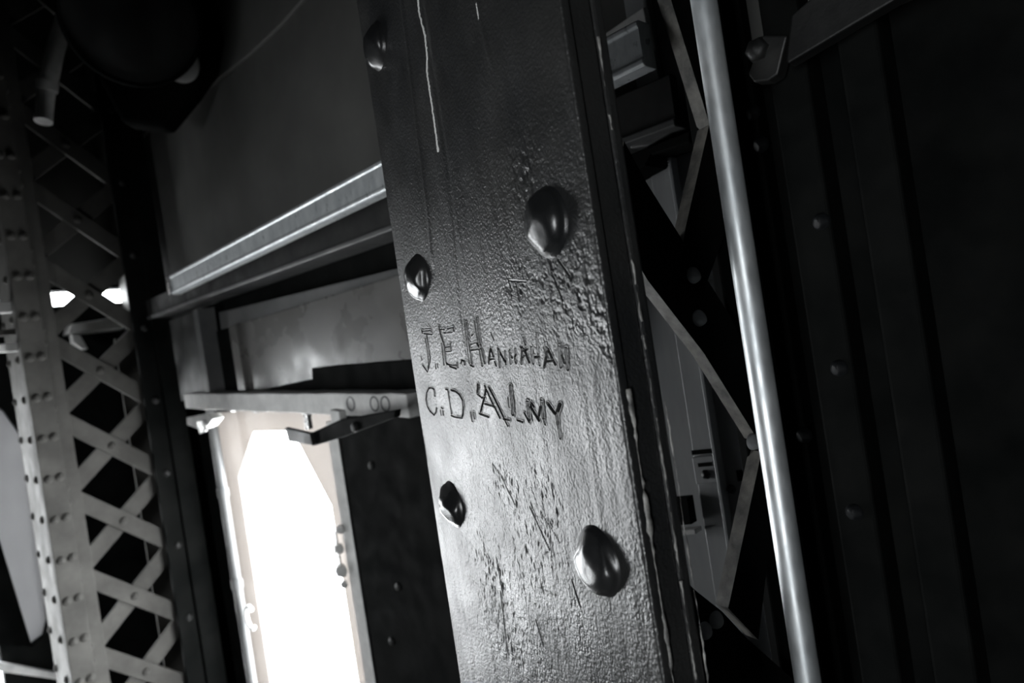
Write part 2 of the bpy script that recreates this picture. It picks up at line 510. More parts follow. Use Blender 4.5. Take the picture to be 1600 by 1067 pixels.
def build_face():
    hA = FACE.sh(660, 478)[1]; hB = FACE.sh(880, 700)[1]
    h_hi = max(FACE.sh(555, -10)[1], FACE.sh(880, -10)[1]) + .03
    h_lo = min(FACE.sh(720, 1080)[1], FACE.sh(1040, 1080)[1]) - .03
    rows = list(np.linspace(FLOOR_Z, h_lo - .002, 6)) + list(np.arange(h_lo, hB - .002, .0014)) + list(np.arange(hB - .002, hA + .004, .0005)) \
        + list(np.arange(hA + .004 + .0014, h_hi, .0014)) + list(np.linspace(h_hi + .01, CEIL_Z, 6))
    rows = np.array(rows)
    cols = np.concatenate([[0, 0, .0005, .0014], np.arange(.0022, SW - .002, .00055), [SW - .0014, SW - .0005, SW, SW]])
    coff = np.zeros(len(cols)); coff[0] = -.012; coff[1] = -.0014; coff[2] = -.0004
    coff[-1] = -.006; coff[-2] = -.0016; coff[-3] = -.0004
    S, H = np.meshgrid(cols, rows)
    D = np.zeros_like(S) + coff[None, :]
    flat = (np.arange(len(cols)) > 3) & (np.arange(len(cols)) < len(cols) - 4)
    Z = np.zeros_like(S); G = np.zeros(S.shape, dtype=bool)
    # carved strokes: V grooves with a pushed-up lip
    ASP = 0.62
    for w, pts in STROKES:
        q = [FACE.sh(a, b) for a, b in pts]
        half = .00062 * (0.5 + .5 * w)
        dep = .0013 * (0.4 + .6 * w)
        for (s0, h0), (s1, h1) in zip(q[:-1], q[1:]):
            m = half * 5
            i0, i1 = np.searchsorted(rows, [min(h0, h1) - m, max(h0, h1) + m])
            j0, j1 = np.searchsorted(cols, [min(s0, s1) - m / ASP, max(s0, s1) + m / ASP])
            if i1 <= i0 or j1 <= j0: continue
            a = (S[i0:i1, j0:j1] - s0) * ASP; b = H[i0:i1, j0:j1] - h0
            da = (s1 - s0) * ASP; db = h1 - h0
            t = np.clip((a * da + b * db) / (da * da + db * db + 1e-12), 0, 1)
            d = np.sqrt((a - t * da) ** 2 + (b - t * db) ** 2)
            g = -dep * np.clip(1.15 - d / half, 0, 1) + dep * .22 * np.exp(-((d - half * 1.7) / (half * .55)) ** 2)
            sub = Z[i0:i1, j0:j1]
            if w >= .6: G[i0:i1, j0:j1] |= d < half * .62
            Z[i0:i1, j0:j1] = np.where(g < 0, np.minimum(sub, g), np.where(sub < -1e-5, sub, np.maximum(sub, g)))
    # corroded patches under the paint
    def patch(px, py, ru, rh, amp, seed, sc=150):
        s, h = FACE.sh(px, py)
        m = np.exp(-(((S - s) / ru) ** 2 + ((H - h) / rh) ** 2))
        n = vnoise(S * .8, H * .8, sc, seed) + .6 * vnoise(S, H, sc * 2.1, seed + 1)
        return amp * m * np.minimum(n, .0) * 3.0
    Zp = patch(820, 270, .02, .03, .0006, 3, 260) + patch(880, 440, .035, .03, .0007, 5, 240) + patch(808, 445, .015, .02, .0007, 8, 260) \
        + patch(840, 880, .04, .05, .0006, 13, 230) + patch(765, 900, .05, .05, .0006, 17, 260) + patch(790, 760, .04, .03, .0005, 23, 240) \
        + patch(860, 800, .025, .035, .0006, 29, 260) + patch(800, 1000, .07, .03, .0005, 31, 260) + patch(945, 480, .015, .06, .0005, 37, 240)
    # slow waviness and old paint runs
    Zp += .0007 * vnoise(S, H, 22, 41) + .00035 * vnoise(S * 2.2, H * .5, 60, 43)

    def run(pts, half, hgt):
        q = [FACE.sh(a, b) for a, b in pts]
        hs = np.array([p[1] for p in q])[::-1]; ss = np.array([p[0] for p in q])[::-1]
        cs = np.interp(H, hs, ss) + .0012 * vnoise(H * 0, H, 60, 51)
        inside = (H < hs[-1] + .3) & (H > hs[0])
        fade = np.clip((H - hs[0]) / .01, 0, 1)
        return hgt * inside * fade * np.exp(-((S - cs) / half) ** 2)
    Zp += run([(625, -20), (640, 100), (652, 200), (668, 330), (676, 420)], .0035, .0009)
    Zp += run([(700, 270), (712, 380), (722, 500), (745, 640)], .004, -.0006)
    Zp += run([(742, -20), (752, 40), (770, 110)], .003, .0006)
    Z = np.where(np.abs(Z) > 1e-5, Z + Zp * .4, Zp)
    Z *= flat[None, :]
    D += Z
    P0 = np.array(FACE.p); dd = np.array(FACE.d); nn = np.array(FACE.n)
    off = np.array(root_off(col_root))
    V = P0[None, None, :] + S[..., None] * dd + D[..., None] * nn
    V[..., 2] = H
    V -= off
    nr, nc = S.shape
    V = V.reshape(-1, 3).astype(np.float32)
    idx = np.arange(nr * nc).reshape(nr, nc)
    q = np.stack([idx[:-1, :-1], idx[:-1, 1:], idx[1:, 1:], idx[1:, :-1]], -1).reshape(-1, 4)
    # orientation: face normal must look along +n
    a, b, c = V[q[0, 0]], V[q[0, 1]], V[q[0, 2]]
    if np.dot(np.cross(b - a, c - b), nn) < 0:
        q = q[:, ::-1]
    me = bpy.data.meshes.new('cover_plate')
    me.vertices.add(len(V)); me.vertices.foreach_set('co', V.ravel())
    nq = len(q)
    me.loops.add(nq * 4); me.loops.foreach_set('vertex_index', np.ascontiguousarray(q).ravel().astype(np.int32))
    me.polygons.add(nq)
    me.polygons.foreach_set('loop_start', np.arange(0, nq * 4, 4, dtype=np.int32))
    me.polygons.foreach_set('loop_total', np.full(nq, 4, dtype=np.int32))
    me.polygons.foreach_set('use_smooth', np.ones(nq, dtype=bool))
    me.update(); me.validate()
    me.materials.append(BLACK); me.materials.append(GROOVE_SHADE)
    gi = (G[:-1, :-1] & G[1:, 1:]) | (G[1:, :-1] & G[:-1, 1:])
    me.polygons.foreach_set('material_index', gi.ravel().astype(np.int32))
    me.update()
    o = bpy.data.objects.new('cover_plate', me)
    COL.objects.link(o)
    o.parent = col_root
    o['label'] = 'pitted front plate carved with two names'
    return o


COVER = build_face()

# plates and angle legs stacked behind the cover plate, their edges showing on the right
prism('flange_plate', FACE, rect(.006, SW - .0012, FLOOR_Z, CEIL_Z), -.0225, -.0065, BLACK, col_root, bevel=.0012)
prism('corner_angle', FACE, rect(SW - .10, SW - .0004, FLOOR_Z, CEIL_Z), -.0315, -.0235, BLACK, col_root, bevel=.002)
prism('corner_angle', FACE, rect(.008, .10, FLOOR_Z, CEIL_Z), -.0315, -.0235, BLACK, col_root, bevel=.002)


def bead(name, s, off, r, mat, h0, h1, step, jit, wmin, seed):
    """irregular hand-worn seam of paint or caulk down an edge"""
    rr = random.Random(seed)
    bm = bmesh.new()
    n = int((h1 - h0) / step)
    path, rad = [], []
    prev = None
    for i in range(n + 1):
        h = h0 + i * step
        k = max(wmin, .5 + .5 * math.sin(i * .37 + seed) + rr.uniform(-.4, .4))
        p = FACE.xyz(s + rr.uniform(-jit, jit) * .3, h, off + rr.uniform(-jit, jit))
        ring = [bm.verts.new(p + FACE.n * (r * k * math.cos(a)) + FACE.d * (r * k * .7 * math.sin(a))) for a in [j * math.pi / 3 for j in range(6)]]
        if prev:
            for j in range(6):
                bm.faces.new((prev[j], prev[(j + 1) % 6], ring[(j + 1) % 6], ring[j]))
        else:
            bm.faces.new(ring)
        prev = ring
    bm.faces.new(list(reversed(prev)))
    return mesh_obj(name, bm, mat, col_root, smooth=True)


hz = FACE.sh(975, 600)[1]
bead('seam_bead', SW - .0004, -.0068, .0021, CHIP, 2.15, hz, .004, .0005, .2, 2)['label'] = 'chipped pale seam along the plate edge'
for i, (ya, yb) in enumerate(((40, 120), (160, 190), (400, 440), (452, 500), (515, 545), (590, 640), (655, 800), (806, 905), (912, 1080))):
    xa = 940 + .155 * ya
    bead('seam_bead', SW - .0002, -.0238, .0010, CHIP, FACE.sh(xa + .155 * (yb - ya), yb, -.02)[1], FACE.sh(xa, ya, -.02)[1], .003, .0004, .1, 5 + i)
bead('seam_bead', SW - .0002, -.0325, .0008, CHIP, 2.15, FACE.sh(1035, 620, -.03)[1], .004, .0005, .05, 17)


# rivets: hammered domes
def rivet_mesh(name, R, hgt, n, seed, mat, lump=.05):
    rr = np.random.default_rng(seed)
    bm = bmesh.new()
    prof = [(R * 1.10, -.0015), (R * 1.03, .0006), (R * 1.0, .0012)]
    k = 9
    for i in range(1, k + 1):
        a = math.pi / 2 * i / k
        prof.append((R * math.cos(a) ** .92 if i < k else 0, .0012 + hgt * math.sin(a) ** 1.0))
    add_lathe(bm, prof, Matrix.Identity(4), n)
    dirs = rr.normal(size=(7, 3)); dirs[:, 2] = np.abs(dirs[:, 2]) * .7 + .2
    dirs /= np.linalg.norm(dirs, axis=1)[:, None]
    for v in bm.verts:
        if v.co.z > .002:
            q = np.array((v.co.x / R, v.co.y / R, v.co.z / hgt))
            L = np.linalg.norm(q)
            for d in dirs:                       # hammer facets
                e = float(q @ d) - (1 - lump)
                if e > 0:
                    q = q - d * e * .85
            v.co = Vector((q[0] * R, q[1] * R, q[2] * hgt))
    bmesh.ops.recalc_face_normals(bm, faces=bm.faces)
    me = bpy.data.meshes.new(name)
    bm.to_mesh(me); bm.free()
    for p in me.polygons: p.use_smooth = True
    me.materials.append(mat)
    return me


def put_mesh(name, me, M, parent):
    o = bpy.data.objects.new(name, me)
    COL.objects.link(o)
    o.parent = parent
    o.matrix_local = Matrix.Translation(-root_off(parent)) @ M
    return o


RV = [rivet_mesh('rivet', .0218, .0112, 40, 100 + i, BLACK_SMOOTH, .08 + .04 * (i % 3)) for i in range(5)]
riv_px = [(590, 72), (655, 434), (708, 788), (856, 348), (936, 876)]
pos = [FACE.sh(x, y) for x, y in riv_px]
pos = [(s, h) for s, h in pos]
pit_l = (pos[0][1] - pos[2][1]) / 2
pit_r = pos[3][1] - pos[4][1]
for i, (s, h) in enumerate(pos):
    put_mesh('rivet', RV[i], FACE.M(s, h, 0.0006) @ Matrix.Rotation(i * 1.7, 4, 'Z'), col_root)
for k in range(1, 4):
    put_mesh('rivet', RV[k], FACE.M(pos[0][0], pos[0][1] + k * pit_l, .0006), col_root)
    put_mesh('rivet', RV[k], FACE.M(pos[2][0], pos[2][1] - k * pit_l, .0006), col_root)
    put_mesh('rivet', RV[k], FACE.M(pos[3][0], pos[3][1] + k * pit_r, .0006), col_root)
    put_mesh('rivet', RV[k], FACE.M(pos[4][0], pos[4][1] - k * pit_r, .0006), col_root)

# paint runs down the plate, their highlight painted pale
def paint_run(pts, half, hgt, mat, label):
    bm = bmesh.new()
    q = [FACE.sh(a, b) for a, b in pts]
    rows_ = []
    M_ = 40
    hs = [p[1] for p in q][::-1]; ss = [p[0] for p in q][::-1]
    for i in range(M_ * 3 + 1):
        h = hs[0] + (hs[-1] - hs[0]) * i / (M_ * 3)
        s = float(np.interp(h, hs, ss)) + random.uniform(-.0005, .0005)
        w = half * (1.3 if i < 4 else random.uniform(.55, 1.0))
        if i == 0: w *= .4
        rows_.append([bm.verts.new(FACE.xyz(s + w * a, h, b * hgt - .0002)) for a, b in ((-1, 0), (-.5, .75), (0, 1), (.5, .75), (1, 0))])
    for a, b in zip(rows_[:-1], rows_[1:]):
        for j in range(4):
            bm.faces.new((a[j], a[j + 1], b[j + 1], b[j]))
    o = mesh_obj('paint_run', bm, mat, COVER, smooth=True)
    o['label'] = label


paint_run([(651, -25), (655, 20), (664, 55), (668, 90), (667, 110), (673, 150), (680, 200), (685, 238)], .0018, .0011, PALE, 'thin paint run, highlight painted whitish')
paint_run([(745, 5), (749, 30), (746, 24)][:2], .0016, .0009, PALE, 'short paint fleck, highlight painted whitish')

# lacing on the open side of the column
LAC = Plane(pt(1100, 533, .62), B)


def lace(front, mat=DARKER, th=.016, edge=None):
    poly = pxpoly(LAC, front)
    o = prism('lacing_bar', LAC, poly, -th, 0, DARKER, col_root, bevel=0)
    o.data.materials.append(mat)
    for p in o.data.polygons:
        if abs(p.normal.dot(LAC.n)) < .5: p.material_index = 1  # edges coloured as lit, faces left near black as if unlit
    return o


lace([(1036, -40), (1112, 205), (1160, 260), (1150, 180), (1085, -40)], LIT_EDGE)
lace([(1108, 195), (1072, 352), (1058, 440), (1100, 455), (1130, 372), (1165, 215)], LIT_EDGE)
lace([(975, 220), (1010, 285), (1141, 494), (1215, 640), (1225, 745), (1192, 700), (1100, 552), (1012, 438), (960, 350)], LIT_EDGE)
lace([(1190, 705), (1138, 950), (1185, 1000), (1199, 880), (1235, 740)], LIT_EDGE)
lace([(1040, 880), (1090, 925), (1128, 955), (1168, 998), (1240, 1062), (1260, 1150), (1120, 1150), (1040, 1060)], LIT_EDGE)
yv = lambda x0, y0, y: x0 + .155 * (y - y0)
bf = [(yv(1136, 372, -60), -60), (yv(1136, 372, 1120), 1120), (yv(1200, 372, 1120), 1120), (yv(1200, 372, -60), -60)]
q = pxpoly(LAC, bf)
prism('back_flange', LAC, rect(q[0][0], q[2][0], FLOOR_Z, CEIL_Z), -.026, -.0135, DARKER, col_root)
SMALLR = rivet_mesh('rivet', .0085, .006, 20, 77, DARK, .1)
LACER = rivet_mesh('rivet', .0075, .0055, 20, 78, GREYSTEEL, .1)
for x, y in ((1083, 430), (1092, 497), (1118, 968), (1100, 985), (1178, 690)):
    s, h = LAC.sh(x, y)
    put_mesh('rivet', LACER, LAC.M(s, h, 0), col_root)

# ------------------------------------------------------------------ pipe on the right
pb = pt(1181, 533, .56)
pipe = empty('conduit_pipe', (pb.x, pb.y, 0), 'pale galvanized vertical pipe right of the carved column', 'pipe')
tube('pipe_tube', [Vector((pb.x, pb.y, z)) for z in (0.0, 1.4, 2.6, 3.4, CEIL_Z)], .0107, PIPE, pipe, n=32, updir=Vector((0, 1, 0)))

# ------------------------------------------------------------------ things seen through the lacing
STR = WALL.shifted(.035)
st_root = empty('strut_channel', STR.xyz(STR.sh(1100, 700)[0], 0), 'grey vertical strut channel with slots behind the lacing', 'channel')


def vstrip(plane, xl, xr, yref, name, o0, o1, mat, parent, h0=None, h1=None, bevel=.001):
    sa = plane.sh(xl, yref)[0]; sb = plane.sh(xr, yref)[0]
    return prism(name, plane, rect(min(sa, sb), max(sa, sb), FLOOR_Z if h0 is None else h0, CEIL_Z if h1 is None else h1), o0, o1, mat, parent, bevel)


bs = tag(vstrip(WALL, 950, 1225, 640, 'wall_sheet', .001, .006, GREYSTEEL, None), 'plain grey sheet on the wall behind the lacing', 'sheet')
vstrip(STR, 1075, 1112, 640, 'web', 0, .004, GREYSTEEL, st_root)
vstrip(STR, 1113, 1119, 640, 'flange', 0, .016, GREYSTEEL, st_root)
vstrip(STR, 1121, 1158, 640, 'web', 0, .006, GREYSTEEL, st_root)
vstrip(STR, 1160, 1166, 640, 'flange', 0, .016, GREYSTEEL, st_root)
vstrip(STR, 1167, 1215, 640, 'web', 0, .003, GREYSTEEL, st_root)


def pxbox(name, plane, x0, y0, x1, y1, o0, o1, mat, parent, bevel=.001):
    return prism(name, plane, pxpoly(plane, [(x0, y0), (x1, y0 - (x1 - x0) * .1), (x1 + (y1 - y0) * .155, y1 - (x1 - x0) * .1), (x0 + (y1 - y0) * .155, y1)], o1), o0, o1, mat, parent, bevel)


pxbox('slot', STR, 1080, 704, 1116, 711, .004, .0046, DARKER, st_root, 0)
cpl = pxbox('clamp_plate', STR, 1081, 715, 1114, 757, .004, .010, GREYSTEEL, st_root)
pxbox('slot', STR, 1090, 724, 1112, 730, .010, .0106, DARKER, cpl, 0)
BOLT = rivet_mesh('bolt', .006, .005, 6, 9, DARK, .0)
for x, y, o in ((1103, 741, .010), (1143, 764, .006)):
    s, h = STR.sh(x, y, o)
    put_mesh('bolt', BOLT, STR.M(s, h, o), cpl if o > .008 else st_root)
pxbox('hole', STR, 1150, 735, 1160, 752, .006, .0066, DARKER, st_root, 0)

sbk = empty('stop_block', STR.xyz(*STR.sh(1085, 840)), 'small dark block with a pale lip low behind the column edge', 'block')
pxbox('block', STR, 1046, 780, 1074, 822, .006, .02, DARKER, sbk)
pxbox('lip', STR, 1054, 830, 1086, 838, .006, .022, BOARD, sbk)

# bright cover plate and clip, up between column and lacing
cp = tag(prism('cover_panel', STR, pxpoly(STR, [(945, 52), (1006, 10), (1018, 76), (962, 114), (955, 112)], .03), .02, .03, BOARD, bevel=.0015),
         'pale grey square plate between column and lacing', 'plate')
ledge = tag(prism('ledge_strip', STR, pxpoly(STR, [(950, 122), (988, 102), (990, 108), (955, 128)], .02), .0, .02, GREYSTEEL, bevel=.001),
            'thin grey strip under the pale square plate', 'strip')
clip = empty('angle_clip', STR.xyz(STR.sh(1005, 200)[0], STR.sh(1005, 220)[1]), 'small bolted angle clip low beside the lacing top', 'bracket')
prism('clip_plate', STR, pxpoly(STR, [(992, 172), (1030, 152), (1042, 190), (1008, 215)], .03), .005, .03, BEAM, clip)
prism('clip_ledge', STR, pxpoly(STR, [(985, 221), (1010, 214), (1050, 194), (1052, 204), (1012, 228), (984, 232)], .05), .005, .05, BEAM, clip)
s, h = STR.sh(1017, 180, .03)
put_mesh('bolt', rivet_mesh('bolt', .009, .009, 6, 12, GREYSTEEL, 0), STR.M(s, h, .03), clip)
sh_ = tag(prism('shelf_angle', STR, pxpoly(STR, [(960, 262), (1100, 208), (1100, 226), (1040, 246), (1030, 262), (960, 300)], .02), .0, .05, DARKER), 'black shelf angle under the bolted clip', 'angle bar')

# ------------------------------------------------------------------ dark wall ribs and brace at the right
RIBR = rivet_mesh('rivet', .0085, .006, 20, 79, metal_paint('dull_rivet_paint', (0.008, 0.009, 0.010), (0.014, 0.015, 0.016), 0.5, [], spec=0.15), .1)


def rib(x0, x1, y, dep, label, rv):
    r = empty('wall_rib', WALL.xyz(WALL.sh(x0, y)[0], 0), label, 'rib', 'riveted ribs on the dark wall')
    vstrip(WALL, x0, x1, y, 'rib_plate', 0, dep, DARKER, r, bevel=.003)
    for px, py in rv:
        s, h = WALL.sh(px, py, dep)
        put_mesh('rivet', RIBR, WALL.M(s, h, dep), r)
    return r


rib(1160, 1226, 350, .03, 'riveted black rib on the wall just right of the pale pipe', [(1175, 176), (1188, 226), (1255, 680)])
rib(1262, 1322, 350, .045, 'riveted black rib on the dark wall, middle of three', [(1283, 346), (1311, 575), (1335, 800)])
rib(1375, 1440, 350, .05, 'black rib on the dark wall, rightmost and least lit', [])
br = empty('brace_bar', WALL.xyz(WALL.sh(1200, 110)[0], WALL.sh(1200, 110)[1]), 'dark diagonal brace bolted to wall at upper right', 'brace')
prism('bar', WALL, pxpoly(WALL, [(1228, 92), (1236, 24), (1330, -60), (1500, -60), (1330, 40), (1230, 100)], .09), .07, .09, DARK, br)
prism('end_plate', WALL, pxpoly(WALL, [(1158, 112), (1180, 50), (1220, 50), (1205, 112), (1190, 122), (1168, 125)], .09), .055, .075, DARK, br)
s, h = WALL.sh(1183, 78, .075)
put_mesh('bolt', rivet_mesh('bolt', .012, .009, 6, 15, DARK, 0), WALL.M(s, h, .075), br)

# ------------------------------------------------------------------ rail and beams over the window
def line_on(plane, a, b, ext0, ext1):
    p0 = plane.xyz(*plane.sh(*a)); p1 = plane.xyz(*plane.sh(*b))
    d = (p1 - p0)
    return [p0 - d * ext0, p1 + d * ext1]


z_r = pt(596, 276, .98)
RAILP = Plane(z_r, WDIR)
strut_prof = [(-.021, -.0205), (0, -.0205), (.0035, -.0185), (.0035, -.0145), (.001, -.0135), (.001, .0135), (.0035, .0145), (.0035, .0185), (0, .0205), (-.021, .0205)]
path = line_on(RAILP, (266, 446), (596, 276), 0, .5)
t = (path[1] - path[0]).normalized()
sgn = 1 if t.cross(Vector((0, 0, 1))).dot(RAILP.n) > 0 else -1
rail = empty('strut_rail', path[0], 'bright galvanized channel rail above the window, end toward lattice', 'rail')
sweep('channel', [(a * sgn, b * 1.12) for a, b in strut_prof], path, GALV, rail, bevel=.0012)
sweep('end_cap', [(-.024 * sgn, -.024), (.006 * sgn, -.024), (.006 * sgn, .024), (-.024 * sgn, .024)], [path[0] - t * .004, path[0] + t * .008], ZINC, rail, bevel=.003)

DARKBEAM = metal_paint('dark_beam_paint', (0.012, 0.0125, 0.013), (0.03, 0.03, 0.029), 0.6, [(70, 0.3, 0.001, 3)], spec=0.2, mix_scale=14)
B2 = Plane(pt(605, 345, 1.12), WDIR)
path = line_on(B2, (214, 503), (608, 356), 0, .4)
bm2 = empty('header_beam', path[0], 'dark steel angle beam just below the bright rail', 'beam')
hh = .052
sweep('web', [(-.012 * sgn, 0), (0, 0), (0, hh), (-.012 * sgn, hh)], path, DARKBEAM, bm2, bevel=.002)
sweep('bottom_lip', [(-.07 * sgn, -.006), (.004 * sgn, -.006), (.004 * sgn, .003), (-.07 * sgn, .003)], path, BEAM, bm2, bevel=.002)
B3 = Plane(pt(615, 440, 1.22), WDIR)
path = line_on(B3, (345, 515), (620, 460), 0, .4)
bm3 = empty('header_beam', path[0], 'grey painted angle beam directly over the reflective panel', 'beam')
sweep('web', [(-.012 * sgn, 0), (0, 0), (0, .046), (-.012 * sgn, .046)], path, BEAM, bm3, bevel=.002)
sweep('bottom_lip', [(-.08 * sgn, -.008), (-.001 * sgn, -.008), (-.001 * sgn, 0), (-.08 * sgn, 0)], path, DARK, bm3, bevel=.002)

# reflective transom panel and its post
PAN = WALL.shifted(.04)
PANEL = metal_paint('glossy_dark_panel', (0.10, 0.098, 0.094), (0.14, 0.136, 0.13), 0.28, [(12, 0.15, 0.004, 2)], spec=0.6, mix_scale=5)
a0 = PAN.sh(352, 610); a1 = PAN.sh(690, 640)
panel = empty('transom_panel', PAN.xyz(a0[0], a0[1]), 'glossy dark metal panel over the bright window', 'panel')
hp0, hp1 = PAN.sh(500, 612)[1], PAN.sh(500, 480)[1] + .015
psheet = prism('sheet', PAN, rect(a1[0] - .3, PAN.sh(395, 600)[0], hp0, hp1), 0, .01, PANEL, panel)
prism('fold', PAN, rect(PAN.sh(396, 600)[0], PAN.sh(384, 600)[0], hp0, hp1), 0, .022, PANEL, panel)
prism('dark_strip', PAN, rect(PAN.sh(384, 600)[0], PAN.sh(346, 600)[0], hp0, hp1), 0, .004, DARKER, panel)
prism('shade_strip', PAN, pxpoly(PAN, [(398, 612), (440, 602), (488, 592), (487, 575), (522, 571), (612, 564), (720, 556), (720, 650), (398, 640)], .014), .0102, .015, DARKER, panel)  # dark strip painted in for the shade along the panel's foot
pst = empty('jamb_post', PAN.xyz(*PAN.sh(335, 622)), 'grey flat post left of the glossy panel', 'post')
vstrip(PAN, 290, 338, 560, 'post_face', .0, .03, DARK, pst, h0=PAN.sh(315, 622)[1], h1=PAN.sh(335, 480)[1])
vstrip(PAN, 339, 347, 560, 'post_edge', .0, .045, BEAM, pst, h0=PAN.sh(335, 622)[1], h1=PAN.sh(335, 480)[1])

# ------------------------------------------------------------------ window 1
w1 = empty('window_1', WALL.xyz((sL + sR) / 2, w1_h0), 'overexposed window with chamfered top corners beside the carved column', 'window', kind='structure')
outer1 = [(s1R + .001, w1_h0 - .099), (s1L - .001, w1_h0 - .099), (s1L - .001, hT + .059), (s1R + .001, hT + .059)]
sheet = holed('sheet', WALL, outer1, [W1], -.005, -.001, SHEET, w1)
sheet['label'] = 'tan sheet with the opening cut out'
# right frame strip and left pipe jamb
sx0, sx1 = WALL.sh(530, 760)[0], WALL.sh(547, 760)[0]
prism('frame_strip', WALL, rect(sx1, sx0, w1_h0 - .12, hT + .02), 0, .010, BOARD, w1)
prism('frame_flange', WALL, rect(sx1 - .005, sx1 - .0005, w1_h0 - .12, hT + .02), 0, .013, DARK, w1)
JP = WALL.shifted(.05)
sj = JP.sh(344, 740)[0]
jr = empty('jamb_pipe', JP.xyz(sj, 0), 'slim grey vertical pipe at left edge of the bright window', 'pipe')
tube('pipe_tube', [JP.xyz(sj, z) for z in (0, 1, JP.sh(335, 632)[1])], .013, BEAM, jr, updir=Vector((0, 1, 0)))
for yy in (770, 905):
    hcl = JP.sh(352, yy)[1]
    tube('collar', [JP.xyz(sj, hcl - .012), JP.xyz(sj, hcl + .012)], .016, BEAM, jr, updir=Vector((0, 1, 0)))
# ring hook
hs_, hh_ = JP.sh(391, 965)
bm = bmesh.new()
Mh = JP.M(hs_, hh_, 0)
pth = [Mh @ Vector((.026 * math.cos(a), .030 * math.sin(a), 0)) for a in np.linspace(math.radians(50), math.radians(310), 20)]
add_sweep(bm, circle(.006, 10), pth, JP.n)
tag(mesh_obj('ring_hook', bm, BOARD, smooth=True), 'small white open ring hook at lower left of window', 'hook')
# latch on the right edge of the window
lt = empty('window_latch', WALL.xyz(*WALL.sh(535, 880)), 'small bright metal latch on right edge of window', 'latch')
for (x, y, rr_) in ((534, 826, .010), (533, 856, .012), (537, 890, .015), (540, 912, .009)):
    s, h = WALL.sh(x, y, .012)
    lathe('latch_knob', [(rr_, 0), (rr_ * 1.05, rr_ * .5), (rr_ * .7, rr_ * 1.1), (0, rr_ * 1.3)], WALL.M(s, h, .012), BOARD, lt, 16)
s0, h0 = WALL.sh(532, 900, .01); s1, h1 = WALL.sh(530, 830, .01)
prism('latch_plate', WALL, rect(s0 - .012, s0 + .012, h0, h1), .008, .0125, ZINC, lt)

# lintel board and the bracket under it
LB = WALL.shifted(.10)
pa = LB.sh(288, 627); pb_ = LB.sh(637, 634)
lin = empty('lintel_board', LB.xyz(*pa), 'rough whitish bar laid across the top of the window', 'bar')
bm = bmesh.new()
P0_, P1_ = LB.xyz(*pa), LB.xyz(*pb_)
pathb = [P0_.lerp(P1_, i / 24) for i in range(25)]
rj = random.Random(4)
rings = []
for i, p in enumerate(pathb):
    up_ = LB.sh(288 + 349 * i / 24, 618)[1] - p.z if False else .021 + rj.uniform(-.0012, .0012)
    dn_ = .021 + rj.uniform(-.0014, .0014)
    rings.append([bm.verts.new(p + LB.n * a + Vector((0, 0, b))) for a, b in ((0.0, -dn_), (.0, up_), (-.05, up_), (-.05, -dn_))])
for a, b in zip(rings[:-1], rings[1:]):
    for j in range(4): bm.faces.new((a[j], a[(j + 1) % 4], b[(j + 1) % 4], b[j]))
bm.faces.new(rings[0]); bm.faces.new(list(reversed(rings[-1])))
mesh_obj('bar', bm, BOARD, lin, bevel=.002)
for x in (548, 585, 602):
    s, h = LB.sh(x, 631, .0)
    lathe('stamp_ring', [(.011, 0), (.012, .001), (.0135, .001), (.0145, 0)], LB.M(s, h, 0), BEAM, lin, 20)
brk = empty('angle_bracket', LB.xyz(*LB.sh(500, 690)), 'black folded steel bracket hanging under the whitish bar', 'bracket')
prism('front_plate', LB, pxpoly(LB, [(444, 668), (484, 677), (488, 696), (450, 690)], .06), .05, .06, DARK, brk)
prism('side_plate', LB, pxpoly(LB, [(484, 677), (534, 655), (620, 640), (618, 652), (532, 684), (488, 697)], .05), .04, .052, DARKER, brk)
prism('end_flange', LB, pxpoly(LB, [(515, 640), (529, 642), (532, 660), (518, 666)], .045), .03, .045, BOARD, brk)
s, h = LB.sh(554, 667, .053)
put_mesh('bolt', SMALLR, LB.M(s, h, .053), brk)
for x, y in ((384, 640), (462, 648)):
    s, h = LB.sh(x, y, .005)
    hb = empty('hanger_bolt', LB.xyz(s, h, -.02), 'short zinc bolt under the bar, ' + ('nearer the slim pipe' if x < 400 else 'above the folded bracket'), 'bolt', 'bolts under the whitish bar')
    tube('shank', [LB.xyz(s, h + .03, -.02), LB.xyz(s, h - (.035 if x > 400 else .012), -.02)], .008, ZINC, hb, updir=Vector((0, 1, 0)))
    tube('nut', [LB.xyz(s, h + .0, -.02), LB.xyz(s, h + .015, -.02)], .0135, ZINC, hb, n=6, updir=Vector((0, 1, 0)))
# clamp at the left end
cl = empty('pipe_clamp', LB.xyz(*LB.sh(305, 660)), 'whitish clamp gripping the slim pipe under the bar end', 'clamp')
prism('jaw', LB, pxpoly(LB, [(291, 652), (325, 648), (332, 655), (322, 668), (312, 672), (292, 664)], .03), .0, .03, BOARD, cl)
prism('screw', LB, pxpoly(LB, [(308, 658), (318, 656), (321, 674), (312, 678)], .036), .03, .038, ZINC, cl)
# dark plate right of the window with a few rivets
dk = empty('wall_plate', WALL.xyz(*WALL.sh(620, 1000)), 'blackish steel plate right of the window, behind the column', 'plate')
prism('plate', WALL, rect(WALL.sh(760, 800)[0], WALL.sh(549, 760)[0] - .006, .02, hT + .05), .0, .012, DARKER, dk)
for x, y in ((580, 727), (612, 1001), (622, 916)):
    s, h = WALL.sh(x, y, .012)
    put_mesh('rivet', SMALLR, WALL.M(s, h, .012), dk)

